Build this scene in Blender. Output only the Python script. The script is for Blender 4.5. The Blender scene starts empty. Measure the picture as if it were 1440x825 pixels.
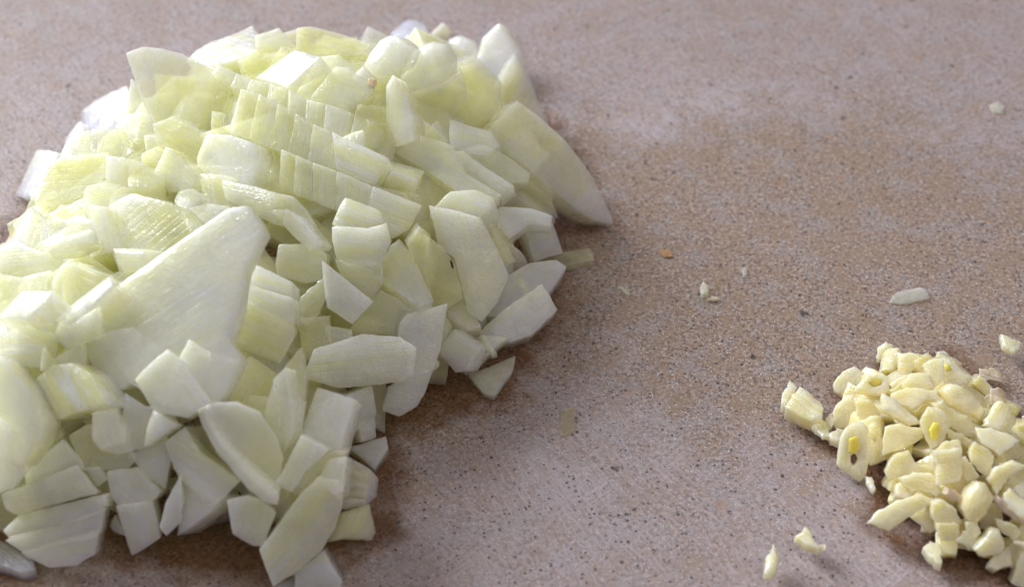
import bpy, bmesh, math, random
from mathutils import Vector, Matrix, noise
from mathutils.geometry import delaunay_2d_cdt, intersect_point_line

RNG = random.Random(11)
sc = bpy.context.scene
COL = sc.collection
MM = 0.001

# ------------------------------------------------------------------ camera
ELEV, DIST, LENS = math.radians(43), 0.37, 60.0
cam_d = bpy.data.cameras.new('camera')
cam_d.lens, cam_d.sensor_width = LENS, 36.0
cam_d.clip_start, cam_d.clip_end = 0.01, 50.0
cam = bpy.data.objects.new('camera', cam_d)
COL.objects.link(cam)
CAM = Vector((0, -DIST * math.cos(ELEV), DIST * math.sin(ELEV)))
cam.location = CAM
cam.rotation_euler = (math.radians(90) - ELEV, 0, 0)
sc.camera = cam
cam_d.dof.use_dof = True
cam_d.dof.focus_distance = 0.346
cam_d.dof.aperture_fstop = 15.0
sc.render.resolution_x, sc.render.resolution_y = 1024, 586

# ------------------------------------------------------------------ light: a kitchen window at the back left, dim room all round
w = bpy.data.worlds.new('World')
sc.world = w
w.use_nodes = True
w.node_tree.nodes['Background'].inputs[0].default_value = (0.92, 0.90, 0.96, 1)
w.node_tree.nodes['Background'].inputs[1].default_value = 0.25


def area(name, loc, aim, size, size_y, power, col):
    d = bpy.data.lights.new(name, 'AREA')
    d.shape = 'RECTANGLE'
    d.size, d.size_y, d.energy, d.color = size, size_y, power, col
    o = bpy.data.objects.new(name, d)
    COL.objects.link(o)
    o.location = loc
    o.rotation_euler = (Vector(aim) - Vector(loc)).to_track_quat('-Z', 'Y').to_euler()
    return o


area('window_light', (-1.28, 0.95, 0.98), (-0.03, -0.02, 0), 1.05, 0.95, 57, (0.92, 0.96, 1.0))
area('fill_light', (0.5, -0.5, 1.3), (0, 0, 0), 1.0, 1.0, 5.0, (1.0, 0.93, 0.84))  # unseen warm fill, added to lift the dim front of the heap
sc.view_settings.view_transform = 'Standard'
sc.view_settings.look = 'None'
sc.view_settings.exposure = -0.12
sc.view_settings.gamma = 1.0
sc.cycles.max_bounces = 10
sc.cycles.transparent_max_bounces = 14
sc.cycles.adaptive_threshold = 0.03
sc.cycles.transmission_bounces = 6
sc.cycles.sample_clamp_indirect = 4.0
sc.cycles.caustics_reflective = False
sc.cycles.caustics_refractive = False

# ------------------------------------------------------------------ measuring: picture of 1440 x 825 -> rays into the place
FW = (-CAM).normalized()
RT = Vector((1, 0, 0))
UP = RT.cross(FW)
FPX = LENS / 36.0 * 1440
VIEWS = {'A': (0, 0, 2.947), 'B': (280, 0, 2.947), 'C': (540, 0, 2.947), 'D': (0, 270, 2.947),
         'E': (300, 230, 2.947), 'F': (520, 270, 2.5), 'G': (0, 545, 2.947), 'H': (250, 500, 2.539),
         'J': (1080, 460, 4.583), 'K': (1240, 460, 4.585), 'L': (1040, 620, 4.024), 'M': (1240, 620, 4.024),
         'P': (0, 0, 1.0)}


def pts(view, s):
    x0, y0, k = VIEWS[view]
    out = []
    for t in s.split():
        a, b = t.split(',')
        out.append((x0 + float(a) / k, y0 + float(b) / k))
    return out


def ray(p):
    return (FW * FPX + RT * (p[0] - 720) - UP * (p[1] - 412.5)).normalized()


def hit_z(p, z=0.0):
    d = ray(p)
    return CAM + d * ((z - CAM.z) / d.z)


# ------------------------------------------------------------------ the two heaps as height fields (millimetres)
class Heap:
    def __init__(self, base, h, r):
        self.b, self.h, self.r = base, h, r

    def sd(self, x, y):
        ins, d, b = False, 1e9, self.b
        n = len(b)
        for i in range(n):
            ax, ay = b[i]
            bx, by = b[(i + 1) % n]
            ex, ey = bx - ax, by - ay
            t = max(0, min(1, ((x - ax) * ex + (y - ay) * ey) / (ex * ex + ey * ey)))
            d = min(d, math.hypot(x - ax - t * ex, y - ay - t * ey))
            if (ay > y) != (by > y) and x < ex * (y - ay) / (by - ay) + ax:
                ins = not ins
        return d if ins else -d

    def z(self, x, y):
        d = self.sd(x, y)
        return 0.0 if d <= 0 else self.h * math.sin(min(d / self.r, 1) * math.pi / 2) ** 0.85

    def normal(self, x, y, e=4.0):
        return Vector(((self.z(x - e, y) - self.z(x + e, y)) / (2 * e),
                       (self.z(x, y - e) - self.z(x, y + e)) / (2 * e), 1)).normalized()

    def hit(self, p):
        d = ray(p)
        best, bp = 1e9, None
        t = 0.25
        while t < 0.55:
            q = CAM + d * t
            g = q.z / MM - self.z(q.x / MM, q.y / MM)
            if g < best:
                best, bp = g, q
            if g <= 0:
                break
            t += 0.0006
        return bp


ONION = Heap([(-104, -79), (-70, -71), (-42, -77), (-25, -66), (-25, -40), (-3, -30), (9, -4), (11, 19), (20, 26), (9, 58),
              (-4, 78), (-40, 86), (-75, 78), (-98, 55), (-110, 28), (-122, 0), (-128, -40), (-122, -72)], 37, 50)
GARLIC = Heap([tuple((hit_z(p) / MM)[:2]) for p in [(1160, 620), (1222, 685), (1225, 745), (1310, 795), (1400, 822), (1480, 840), (1530, 740),
              (1500, 620), (1420, 560), (1340, 505), (1250, 495), (1175, 545)]], 11, 19)

# ------------------------------------------------------------------ materials


class NT:
    def __init__(self, name):
        self.m = bpy.data.materials.new(name)
        self.m.use_nodes = True
        self.t = self.m.node_tree
        self.p = self.t.nodes['Principled BSDF']

    def n(self, typ, **kw):
        nd = self.t.nodes.new(typ)
        for k, v in kw.items():
            if k.startswith('i_'):
                nd.inputs[k[2:].replace('_', ' ')].default_value = v
            else:
                setattr(nd, k, v)
        return nd

    def l(self, a, b):
        self.t.links.new(a, b)

    def mix(self, fac, a, b, mode='MIX'):
        nd = self.n('ShaderNodeMix', data_type='RGBA', blend_type=mode)
        for i, v in ((0, fac), (6, a), (7, b)):
            if hasattr(v, 'links'):
                self.l(v, nd.inputs[i])
            else:
                nd.inputs[i].default_value = v
        return nd.outputs[2]

    def math(self, op, a, b=0.0, clamp=False):
        nd = self.n('ShaderNodeMath', operation=op, use_clamp=clamp)
        for i, v in ((0, a), (1, b)):
            if hasattr(v, 'links'):
                self.l(v, nd.inputs[i])
            else:
                nd.inputs[i].default_value = v
        return nd.outputs[0]

    def rng(self, v, a, b, c=0.0, d=1.0):
        nd = self.n('ShaderNodeMapRange')
        self.l(v, nd.inputs[0])
        for i, x in enumerate((a, b, c, d)):
            nd.inputs[i + 1].default_value = x
        return nd.outputs[0]

    def noise(self, vec, scale, detail=3.0, rough=0.55):
        nd = self.n('ShaderNodeTexNoise')
        self.l(vec, nd.inputs['Vector'])
        nd.inputs['Scale'].default_value = scale
        nd.inputs['Detail'].default_value = detail
        nd.inputs['Roughness'].default_value = rough
        return nd.outputs['Fac']

    def coords(self, rand=True, scale=(1, 1, 1), rot=0.0):
        tc = self.n('ShaderNodeTexCoord')
        v = tc.outputs['Object']
        if rand:
            oi = self.n('ShaderNodeObjectInfo')
            cmb = self.n('ShaderNodeCombineXYZ')
            r = self.math('MULTIPLY', oi.outputs['Random'], 7.0)
            self.l(r, cmb.inputs[0]); self.l(r, cmb.inputs[1])
            add = self.n('ShaderNodeVectorMath', operation='ADD')
            self.l(v, add.inputs[0]); self.l(cmb.outputs[0], add.inputs[1])
            v = add.outputs[0]
        if rot:
            mr = self.n('ShaderNodeMapping')
            mr.inputs['Rotation'].default_value = (0, 0, rot)
            self.l(v, mr.inputs['Vector'])
            v = mr.outputs[0]
        mp = self.n('ShaderNodeMapping')
        mp.inputs['Scale'].default_value = scale
        self.l(v, mp.inputs['Vector'])
        return mp.outputs[0]

    def attr(self, name):
        return self.n('ShaderNodeAttribute', attribute_type='OBJECT', attribute_name=name).outputs['Fac']


def flesh_material(name, white, tinted, radius, rough=0.3, fibre=1.0, wet=0.3, sss=1.0, trans=0.0, clear=0.0, grain=.32):
    M = NT(name)
    c = M.coords()
    cf = M.coords(scale=(0.10, 1.0, 0.6))
    blot = M.noise(c, 95, 3, .6)
    fib = M.noise(cf, 900, 3, .6)
    wide = M.noise(cf, 330, 2, .5)
    tint = M.attr('tint')
    # each piece runs from whiter to greener flesh along one side, as the layers of the bulb do
    sx = M.n('ShaderNodeSeparateXYZ'); M.l(M.coords(False), sx.inputs[0])
    ob = M.n('ShaderNodeObjectInfo')
    along = M.math('MULTIPLY', M.math('SUBTRACT', ob.outputs['Random'], .5), 95.0)
    grad = M.math('ADD', M.math('MULTIPLY', sx.outputs[0], along), M.math('MULTIPLY', sx.outputs[1], 28.0))
    cg = M.n('ShaderNodeClamp'); M.l(grad, cg.inputs[0]); cg.inputs[1].default_value = -.32; cg.inputs[2].default_value = .32
    f = M.math('ADD', M.math('ADD', tint, cg.outputs[0]), M.rng(blot, .3, .7, -.24, .12), True)
    col = M.mix(f, white + (1,), tinted + (1,))
    fs = M.math('MULTIPLY', M.rng(fib, .44, .60, 0, .36 * fibre), M.attr('veins'))
    col = M.mix(fs, col, tuple(x * y for x, y in zip(tinted, (.86, .92, .6))) + (1,))
    ws = M.math('MULTIPLY', M.rng(wide, .48, .60, 0, .55 * fibre), M.attr('veins'))
    col = M.mix(ws, col, tuple(x * y for x, y in zip(tinted, (1.0, 1.02, .8))) + (1,))
    # fine parallel ribs of the layer, each a thin greener line
    wv = M.n('ShaderNodeTexWave', wave_type='BANDS', bands_direction='Y')
    M.l(c, wv.inputs['Vector'])
    for k, v in (('Scale', 215), ('Distortion', 1.6), ('Detail', 2), ('Detail Scale', .35)):
        wv.inputs[k].default_value = v
    line = M.math('MULTIPLY', M.rng(wv.outputs['Fac'], .70, .98), M.rng(M.noise(c, 140, 2, .5), .40, .60, .15, 1))
    ribs = M.math('MULTIPLY', line, M.math('MULTIPLY', M.attr('veins'), .55 * fibre), True)
    col = M.mix(ribs, col, tuple(x * y for x, y in zip(tinted, (.97, 1.0, .78))) + (1,))
    fib = M.math('SUBTRACT', fib, M.math('MULTIPLY', line, .45))
    M.l(col, M.p.inputs['Base Color'])
    M.p.inputs['Subsurface Weight'].default_value = sss
    M.p.inputs['Subsurface Radius'].default_value = radius
    M.p.inputs['Subsurface Scale'].default_value = 1.0
    M.p.inputs['IOR'].default_value = 1.45
    M.p.inputs['Transmission Weight'].default_value = trans
    r = M.rng(M.noise(c, 210, 4, .7), .3, .7, rough - .13, rough + .16)
    M.l(r, M.p.inputs['Roughness'])
    M.p.inputs['Coat Weight'].default_value = wet
    M.p.inputs['Coat Roughness'].default_value = .07
    cell = M.n('ShaderNodeTexVoronoi', feature='F1')
    M.l(c, cell.inputs['Vector']); cell.inputs['Scale'].default_value = 2300
    b1 = M.n('ShaderNodeBump'); b1.inputs['Strength'].default_value = grain; b1.inputs['Distance'].default_value = .00025
    M.l(cell.outputs['Distance'], b1.inputs['Height'])
    b2 = M.n('ShaderNodeBump'); b2.inputs['Strength'].default_value = .5; b2.inputs['Distance'].default_value = .0004
    M.l(M.math('MULTIPLY', fib, M.attr('veins')), b2.inputs['Height']); M.l(b1.outputs[0], b2.inputs['Normal'])
    b3 = M.n('ShaderNodeBump'); b3.inputs['Strength'].default_value = .28; b3.inputs['Distance'].default_value = .0016
    M.l(M.noise(c, 260, 4, .6), b3.inputs['Height']); M.l(b2.outputs[0], b3.inputs['Normal'])
    M.l(b3.outputs[0], M.p.inputs['Normal'])
    M.l(b3.outputs[0], M.p.inputs['Coat Normal'])
    if clear:
        # watery flesh: part of the light goes straight through each skin of the piece
        geo = M.n('ShaderNodeNewGeometry')
        cl = M.math('ADD', M.rng(blot, .3, .7, clear * .75, clear * .35), M.math('MULTIPLY', tint, clear * .6), True)
        k = M.math('MAXIMUM', cl, geo.outputs['Backfacing'])
        tr = M.n('ShaderNodeBsdfTransparent')
        tr.inputs[0].default_value = (.99, .99, .93, 1)
        mx = M.n('ShaderNodeMixShader')
        M.l(k, mx.inputs[0]); M.l(M.p.outputs[0], mx.inputs[1]); M.l(tr.outputs[0], mx.inputs[2])
        M.l(mx.outputs[0], M.t.nodes['Material Output'].inputs['Surface'])
    return M.m


ONION_M = flesh_material('onion_flesh', (.955, .955, .875), (.93, .905, .485), (.014, .014, .008), .24, 1.0, .7, 1.0, .0, .40)
SHELL_M = flesh_material('onion_shell_flesh', (.955, .95, .845), (.93, .905, .485), (.014, .014, .008), .30, 1.0, .45, 1.0, .0, .22, .07)
THIN_M = flesh_material('onion_flake', (.92, .925, .86), (.89, .89, .60), (.0012, .0012, .0009), .30, .8, .35, 1.0, .0, .85)
GARLIC_M = flesh_material('garlic_flesh', (.95, .85, .66), (.935, .77, .41), (.0040, .0036, .0018), .22, .7, .8, 1.0, 0, .11)
GERM_M = flesh_material('garlic_germ', (.82, .75, .26), (.80, .69, .12), (.002, .0016, .0004), .35, .3, .3)
TIP_M = flesh_material('dry_tip', (.80, .70, .56), (.70, .55, .38), (.001, .0008, .0005), .4, 1, .3, .6)
SKIN_M = flesh_material('papery_skin', (.84, .75, .69), (.72, .57, .51), (.0015, .001, .001), .35, 1.6, .3, .5, .0, .35)
BROWN_M = flesh_material('dry_skin', (.70, .60, .57), (.56, .46, .43), (.001, .0006, .0005), .35, 2.0, .3, .4, .0, .75)
DARK_M = flesh_material('dark_spot', (.05, .04, .02), (.04, .03, .01), (.0005, .0004, .0002), .5, .2, .2, .2)


def counter_material():
    M = NT('speckled_stone_composite')
    c = M.coords(False)
    wet = M.n('ShaderNodeAttribute', attribute_type='GEOMETRY', attribute_name='wet').outputs['Fac']
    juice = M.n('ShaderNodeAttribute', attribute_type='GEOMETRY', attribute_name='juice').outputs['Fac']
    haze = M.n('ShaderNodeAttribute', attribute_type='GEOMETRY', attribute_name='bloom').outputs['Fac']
    wn = M.noise(c, 190, 5, .65)
    wetf = M.rng(M.math('ADD', wet, M.rng(wn, .25, .75, -.33, .33)), .25, .75)
    # body of the composite: fine grains of pinkish grey, tan and cream
    g1 = M.noise(c, 1150, 3, .75)
    g2 = M.noise(c, 420, 4, .65)
    body = M.mix(M.rng(g1, .40, .60), (.14, .10, .09, 1), (.48, .40, .385, 1))
    body = M.mix(M.rng(g2, .42, .66, 0, .55), body, (.37, .25, .18, 1))

    def specks(scale, lo, hi, col, base, fac=1.0, seed=0.0, keep=.5):
        cc = M.n('ShaderNodeVectorMath', operation='ADD')
        M.l(c, cc.inputs[0]); cc.inputs[1].default_value = (seed, seed * 1.7, 0)
        wv = M.n('ShaderNodeTexNoise'); M.l(cc.outputs[0], wv.inputs['Vector']); wv.inputs['Scale'].default_value = scale * 1.6
        wa = M.n('ShaderNodeVectorMath', operation='MULTIPLY_ADD')
        M.l(wv.outputs['Color'], wa.inputs[0]); wa.inputs[1].default_value = (.7 / scale,) * 3
        M.l(cc.outputs[0], wa.inputs[2])
        v = M.n('ShaderNodeTexVoronoi', feature='F1')
        M.l(wa.outputs[0], v.inputs['Vector']); v.inputs['Scale'].default_value = scale
        sep = M.n('ShaderNodeSeparateColor'); M.l(v.outputs['Color'], sep.inputs[0])
        on = M.math('GREATER_THAN', sep.outputs[0], 1 - keep)
        size = M.rng(sep.outputs[1], 0, 1, .45, 1.0)
        dd = M.math('DIVIDE', v.outputs['Distance'], size)
        m = M.math('MULTIPLY', M.rng(dd, lo, hi, fac, 0), on)
        return M.mix(m, base, col)
    mott = M.noise(c, 115, 4, .62)
    body = M.mix(M.rng(mott, .48, .62, 0, .65), body, (.33, .25, .195, 1))
    body = M.mix(M.rng(mott, .50, .36, 0, .55), body, (.34, .315, .325, 1))
    col = specks(1900, .25, .45, (.80, .74, .71, 1), body, .75, 1.3, .40)
    col = specks(1500, .25, .48, (.17, .105, .085, 1), col, .8, 3.1, .40)
    col = specks(1000, .25, .48, (.36, .21, .12, 1), col, .65, 5.7, .34)
    col = specks(500, .20, .42, (.46, .31, .18, 1), col, .40, 7.9, .25)
    # knife-scratched dry surface: pale lilac film that water hides
    film = None
    for rot, s in ((1.0, 1.0), (.85, .9), (1.2, 1.1), (-.7, .8)):
        cs = M.coords(False, (.055, 1.0, 1.0), rot)
        st = M.noise(cs, 2300 * s, 3, .6)
        lo = M.noise(M.coords(False, (.4, 1, 1), rot + .2), 60, 3, .6)
        k = M.math('MULTIPLY', M.rng(st, .54, .64), M.rng(lo, .42, .58))
        film = k if film is None else M.math('MAXIMUM', film, k)
    dry = M.math('SUBTRACT', 1.0, wetf, True)
    patch = M.noise(c, 75, 4, .6)
    base_film = M.rng(patch, .3, .7, .04, .24)
    f = M.math('MULTIPLY', M.math('ADD', base_film, M.math('MULTIPLY', film, .72)), dry, True)
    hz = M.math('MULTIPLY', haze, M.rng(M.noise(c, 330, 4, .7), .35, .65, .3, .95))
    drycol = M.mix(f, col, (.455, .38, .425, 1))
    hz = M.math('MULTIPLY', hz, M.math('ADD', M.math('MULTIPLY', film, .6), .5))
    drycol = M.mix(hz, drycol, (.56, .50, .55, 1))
    wetcol = M.mix(1.0, col, (.97, .93, .88, 1), 'MULTIPLY')
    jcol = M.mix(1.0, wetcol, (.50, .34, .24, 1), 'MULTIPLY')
    out = M.mix(M.math('MULTIPLY', wetf, M.math('SUBTRACT', 1.0, hz)), drycol, wetcol)
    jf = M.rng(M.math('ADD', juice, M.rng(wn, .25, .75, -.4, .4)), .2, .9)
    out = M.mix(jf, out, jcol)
    col = out
    col = specks(1050, .24, .40, (.045, .038, .042, 1), col, .86, 9.2, .26)
    col = specks(620, .19, .30, (.04, .034, .038, 1), col, .85, 12.2, .20)
    col = specks(230, .10, .20, (.05, .042, .045, 1), col, .8, 15.1, .22)
    col = specks(190, .14, .30, (.38, .21, .12, 1), col, .4, 18.3, .16)
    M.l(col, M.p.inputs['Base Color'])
    r = M.math('SUBTRACT', M.rng(g2, .3, .7, .42, .56), M.math('MULTIPLY', M.math('MAXIMUM', M.math('MULTIPLY', wetf, .5), jf), .22))
    M.l(r, M.p.inputs['Roughness'])
    M.p.inputs['Specular IOR Level'].default_value = .5
    # tiny glints: crystal grains that stand at their own angle
    b = M.n('ShaderNodeBump'); b.inputs['Strength'].default_value = .35; b.inputs['Distance'].default_value = .0002
    M.l(M.noise(c, 1900, 3, .7), b.inputs['Height'])
    b2 = M.n('ShaderNodeBump'); b2.inputs['Strength'].default_value = .25; b2.inputs['Distance'].default_value = .0002
    M.l(M.math('MULTIPLY', film, dry), b2.inputs['Height']); M.l(b.outputs[0], b2.inputs['Normal'])
    M.l(b2.outputs[0], M.p.inputs['Normal'])
    return M.m


# ------------------------------------------------------------------ the counter: one slab, finely divided where it is seen, with its stain as a mesh attribute
def inside(poly, x, y):
    ins, d = False, 1e9
    for i in range(len(poly)):
        ax, ay = poly[i]; bx, by = poly[(i + 1) % len(poly)]
        ex, ey = bx - ax, by - ay
        t = max(0, min(1, ((x - ax) * ex + (y - ay) * ey) / (ex * ex + ey * ey + 1e-12)))
        d = min(d, math.hypot(x - ax - t * ex, y - ay - t * ey))
        if (ay > y) != (by > y) and x < ex * (y - ay) / (by - ay) + ax:
            ins = not ins
    return d if ins else -d


def gpoly(s):
    return [tuple((hit_z(p) / MM)[:2]) for p in pts('P', s)]


WET = gpoly('760,170 870,225 960,195 1060,172 1140,150 1250,170 1330,205 1420,250 1520,300 1560,560 1440,600 1300,640 1180,650 1080,640 1000,600 930,560 850,500 800,480 700,540 620,590 540,600 500,500 700,300')
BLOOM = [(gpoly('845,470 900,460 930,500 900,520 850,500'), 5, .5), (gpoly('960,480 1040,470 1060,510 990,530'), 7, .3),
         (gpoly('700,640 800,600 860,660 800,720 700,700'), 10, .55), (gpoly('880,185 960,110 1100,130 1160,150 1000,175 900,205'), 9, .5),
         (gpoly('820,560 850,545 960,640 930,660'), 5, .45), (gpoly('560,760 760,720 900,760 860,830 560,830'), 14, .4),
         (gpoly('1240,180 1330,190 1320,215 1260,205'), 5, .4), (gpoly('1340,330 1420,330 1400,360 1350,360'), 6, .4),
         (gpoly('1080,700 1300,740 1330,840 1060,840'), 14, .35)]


def build_counter():
    xs = [-600, -300, -200] + [-160 + 2 * i for i in range(161)] + [200, 300, 600]
    ys = [-450, -250, -150] + [-100 + 2 * i for i in range(121)] + [180, 250, 450]
    vs, fs, wet, jui, blo = [], [], [], [], []
    for y in ys:
        for x in xs:
            vs.append((x * MM, y * MM, 0))
            nz = noise.noise((x / 14, y / 14, 1)) * 6 + noise.noise((x / 5, y / 5, 4)) * 3
            d = inside(WET, x, y) + nz
            wet.append(max(0, min(1, .5 + (d + nz * 1.3) / 42)))
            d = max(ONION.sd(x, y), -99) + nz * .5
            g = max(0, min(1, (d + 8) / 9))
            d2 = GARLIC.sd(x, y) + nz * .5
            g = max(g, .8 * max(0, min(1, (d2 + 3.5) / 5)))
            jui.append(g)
            b = 0
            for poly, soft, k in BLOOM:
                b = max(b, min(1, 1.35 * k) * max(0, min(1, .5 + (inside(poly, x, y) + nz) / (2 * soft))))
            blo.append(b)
    nx = len(xs)
    for j in range(len(ys) - 1):
        for i in range(nx - 1):
            a = j * nx + i
            fs.append((a, a + 1, a + nx + 1, a + nx))
    # thickness of the slab: a skirt and an underside
    ring = [i for i in range(nx)] + [j * nx + nx - 1 for j in range(1, len(ys))] + \
           [(len(ys) - 1) * nx + i for i in range(nx - 2, -1, -1)] + [j * nx for j in range(len(ys) - 2, 0, -1)]
    b0 = len(vs)
    for k in ring:
        v = vs[k]; vs.append((v[0], v[1], -.03)); wet.append(0); jui.append(0); blo.append(0)
    n = len(ring)
    for k in range(n):
        fs.append((ring[(k + 1) % n], ring[k], b0 + k, b0 + (k + 1) % n))
    fs.append(tuple(b0 + k for k in range(n - 1, -1, -1)))
    me = bpy.data.meshes.new('counter')
    me.from_pydata(vs, [], fs)
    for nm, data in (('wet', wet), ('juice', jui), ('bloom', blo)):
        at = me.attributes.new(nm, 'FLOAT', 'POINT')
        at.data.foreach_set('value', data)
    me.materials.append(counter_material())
    o = bpy.data.objects.new('counter', me)
    COL.objects.link(o)
    o['kind'] = 'structure'
    o['label'] = 'speckled pinkish tan stone composite cutting surface, damp brown around the food and knife-scratched elsewhere'
    return o


build_counter()

# ------------------------------------------------------------------ a cut piece as a solid: outline, rounded arrises, curved and slightly uneven faces (mm, local)


def resample(poly, step):
    out = []
    n = len(poly)
    for i in range(n):
        a, b = Vector(poly[i]), Vector(poly[(i + 1) % n])
        k = max(1, int((b - a).length / step))
        for j in range(k):
            out.append(a.lerp(b, j / k))
    return out


def area2(p):
    return sum(p[i][0] * p[(i + 1) % len(p)][1] - p[(i + 1) % len(p)][0] * p[i][1] for i in range(len(p)))


def solid(poly, t, r=.3, bulge=0.0, axis=0.0, dome=0.0, taper=1.0, rough=.18, seed=0.0, step=1.0, corner=.08, shift=(0, 0)):
    """poly: outline in the face plane (face at z=0, body towards -z)."""
    if area2(poly) < 0:
        poly = poly[::-1]
    size = math.sqrt(abs(area2(poly)) / 2)
    step = max(.35, min(step, size / 7))
    o = resample(poly, step)
    n = len(o)
    o = [o[i].lerp((o[i - 1] + o[(i + 1) % n]) / 2, corner) for i in range(n)]
    nrm = []
    for i in range(n):
        d = (o[(i + 1) % n] - o[i - 1])
        nrm.append(Vector((d.y, -d.x)).normalized() if d.length > 1e-9 else Vector((0, 0)))
    o = [o[i] + nrm[i] * rough * (noise.noise((o[i].x / 1.6, o[i].y / 1.6, seed)) + .6 * noise.noise((o[i].x / .6, o[i].y / .6, seed + 9)))
         for i in range(n)]
    c = sum(o, Vector((0, 0))) / n
    rm = sum((p - c).length for p in o) / n
    r = min(r, t * .48, rm * .6)

    def inset(p, k, q):
        return c + (p - c) * (1 - k / rm)
    segs = 2 if r < .5 else 4
    prof = []
    for k in range(segs + 1):
        a = math.pi / 2 * k / segs
        prof.append((r * (1 - math.sin(a)), r * (1 - math.cos(a))))
    ca, sa = math.cos(axis), math.sin(axis)
    us = [-(p.x - c.x) * sa + (p.y - c.y) * ca for p in o]
    um = max(abs(x) for x in us) or 1

    def disp(p, top):
        u = (-(p.x - c.x) * sa + (p.y - c.y) * ca) / um
        z = bulge * (1 - u * u)
        rr = min(1, (p - c).length / (rm * 1.25))
        z += (dome if top else -dome * .7) * (1 - rr * rr)
        z += rough * 1.3 * noise.noise((p.x / 4.2, p.y / 4.2, seed + (3 if top else 7))) + rough * .5 * noise.noise((p.x / 1.3, p.y / 1.3, seed + 5))
        return z
    vs, fs, rings = [], [], []

    def ring(ps, z, top):
        base = len(vs)
        for p in ps:
            vs.append((p.x, p.y, z + disp(p, top)))
        rings.append(base)
    sh = Vector(shift)
    for (ins, dz) in prof:
        ring([inset(p, ins, q) for p, q in zip(o, nrm)], -dz, True)
    mid = max(1, int((t - 2 * r) / 2.2))
    for k in range(1, mid):
        f = k / mid
        s = 1 + (taper - 1) * f
        ring([c + (p - c) * s + sh * f + q * rough * .8 * noise.noise((p.x / 2, p.y / 2, seed + 20 + k * 3)) for p, q in zip(o, nrm)], -(r + (t - 2 * r) * f), k < mid / 2)
    for (ins, dz) in reversed(prof):
        ring([c + (inset(p, ins, q) - c) * taper + sh for p, q in zip(o, nrm)], -t + dz, False)
    for a, b in zip(rings, rings[1:]):
        for i in range(n):
            j = (i + 1) % n
            fs.append((a + i, b + i, b + j, a + j))

    def cap(base, top):
        out2 = [Vector(vs[base + i][:2]) for i in range(n)]
        inner = []
        x0, x1 = min(p.x for p in out2), max(p.x for p in out2)
        y0, y1 = min(p.y for p in out2), max(p.y for p in out2)
        g = step * 1.25
        pl = [tuple(p) for p in out2]
        yy = y0 + g / 2
        row = 0
        while yy < y1:
            xx = x0 + g / 2 + (g / 2 if row % 2 else 0)
            while xx < x1:
                if inside(pl, xx, yy) > g * .45:
                    inner.append(Vector((xx, yy)))
                xx += g
            yy += g; row += 1
        res = delaunay_2d_cdt(out2 + inner, [(i, (i + 1) % n) for i in range(n)], [], 1, 1e-5)
        cv, cf, orig = res[0], res[2], res[3]
        idx = []
        for i, p in enumerate(cv):
            og = [k for k in orig[i] if k < n]
            if og:
                idx.append(base + og[0])
            else:
                vs.append((p.x, p.y, (0 if top else -t) + disp(Vector(p), top)))
                idx.append(len(vs) - 1)
        for f in cf:
            g2 = [idx[k] for k in f]
            if len(set(g2)) < 3:
                continue
            fs.append(tuple(g2) if top else tuple(reversed(g2)))
    cap(rings[0], True)
    cap(rings[-1], False)
    return vs, fs


def ring_solid(outer, inner, t, r=.5, seed=0.0, rough=.12):
    """a slice with a hole: outer and inner outlines sampled by angle."""
    N = 44
    if area2(outer) < 0: outer = outer[::-1]
    c = sum((Vector(p) for p in inner), Vector((0, 0))) / len(inner)

    def samp(poly, a):
        d = Vector((math.cos(a), math.sin(a)))
        best = .1
        for i in range(len(poly)):
            p, q = Vector(poly[i]) - c, Vector(poly[(i + 1) % len(poly)]) - c
            e = q - p
            den = d.x * e.y - d.y * e.x
            if abs(den) < 1e-9: continue
            s = (p.x * e.y - p.y * e.x) / den
            u = (p.x * d.y - p.y * d.x) / den
            if s > 0 and -1e-6 <= u <= 1.000001: best = max(best, s)
        return best
    ro = [samp(outer, 2 * math.pi * k / N) for k in range(N)]
    ri = [min(samp(inner, 2 * math.pi * k / N), ro[k] * .8) for k in range(N)]
    ro = [.5 * ro[k] + .25 * (ro[k - 1] + ro[(k + 1) % N]) for k in range(N)]
    ri = [.5 * ri[k] + .25 * (ri[k - 1] + ri[(k + 1) % N]) for k in range(N)]
    sec = []
    for k in range(12):
        a = 2 * math.pi * k / 12
        x, y = math.cos(a), math.sin(a)
        sec.append((math.copysign(abs(x) ** .55, x), math.copysign(abs(y) ** .55, y)))
    vs, fs = [], []
    for k in range(N):
        a = 2 * math.pi * k / N
        m, h = (ro[k] + ri[k]) / 2, (ro[k] - ri[k]) / 2
        for x, y in sec:
            rr = m + h * x + rough * noise.noise((k * .5, x * 2, seed))
            vs.append((c.x + rr * math.cos(a), c.y + rr * math.sin(a), -t / 2 + y * t / 2 + rough * 1.5 * noise.noise((k * .35, y * 2, seed + 4))))
    for k in range(N):
        for j in range(12):
            a, b = k * 12 + j, k * 12 + (j + 1) % 12
            a2, b2 = ((k + 1) % N) * 12 + j, ((k + 1) % N) * 12 + (j + 1) % 12
            fs.append((a, a2, b2, b))
    return vs, fs


def mesh_obj(name, vs, fs, mat, M, parent=None):
    me = bpy.data.meshes.new(name)
    me.from_pydata([(v[0] * MM, v[1] * MM, v[2] * MM) for v in vs], [], fs)
    bm = bmesh.new(); bm.from_mesh(me)
    bmesh.ops.recalc_face_normals(bm, faces=bm.faces)
    if bm.calc_volume(signed=True) < 0:
        bmesh.ops.reverse_faces(bm, faces=bm.faces)
    bm.to_mesh(me); bm.free()
    me.polygons.foreach_set('use_smooth', [True] * len(me.polygons))
    me.set_sharp_from_angle(angle=math.radians(50))
    me.materials.append(mat)
    o = bpy.data.objects.new(name, me)
    COL.objects.link(o)
    if parent:
        o.parent = parent
        o.matrix_local = parent.matrix_basis.inverted() @ M
    else:
        o.matrix_basis = M
    return o


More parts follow.
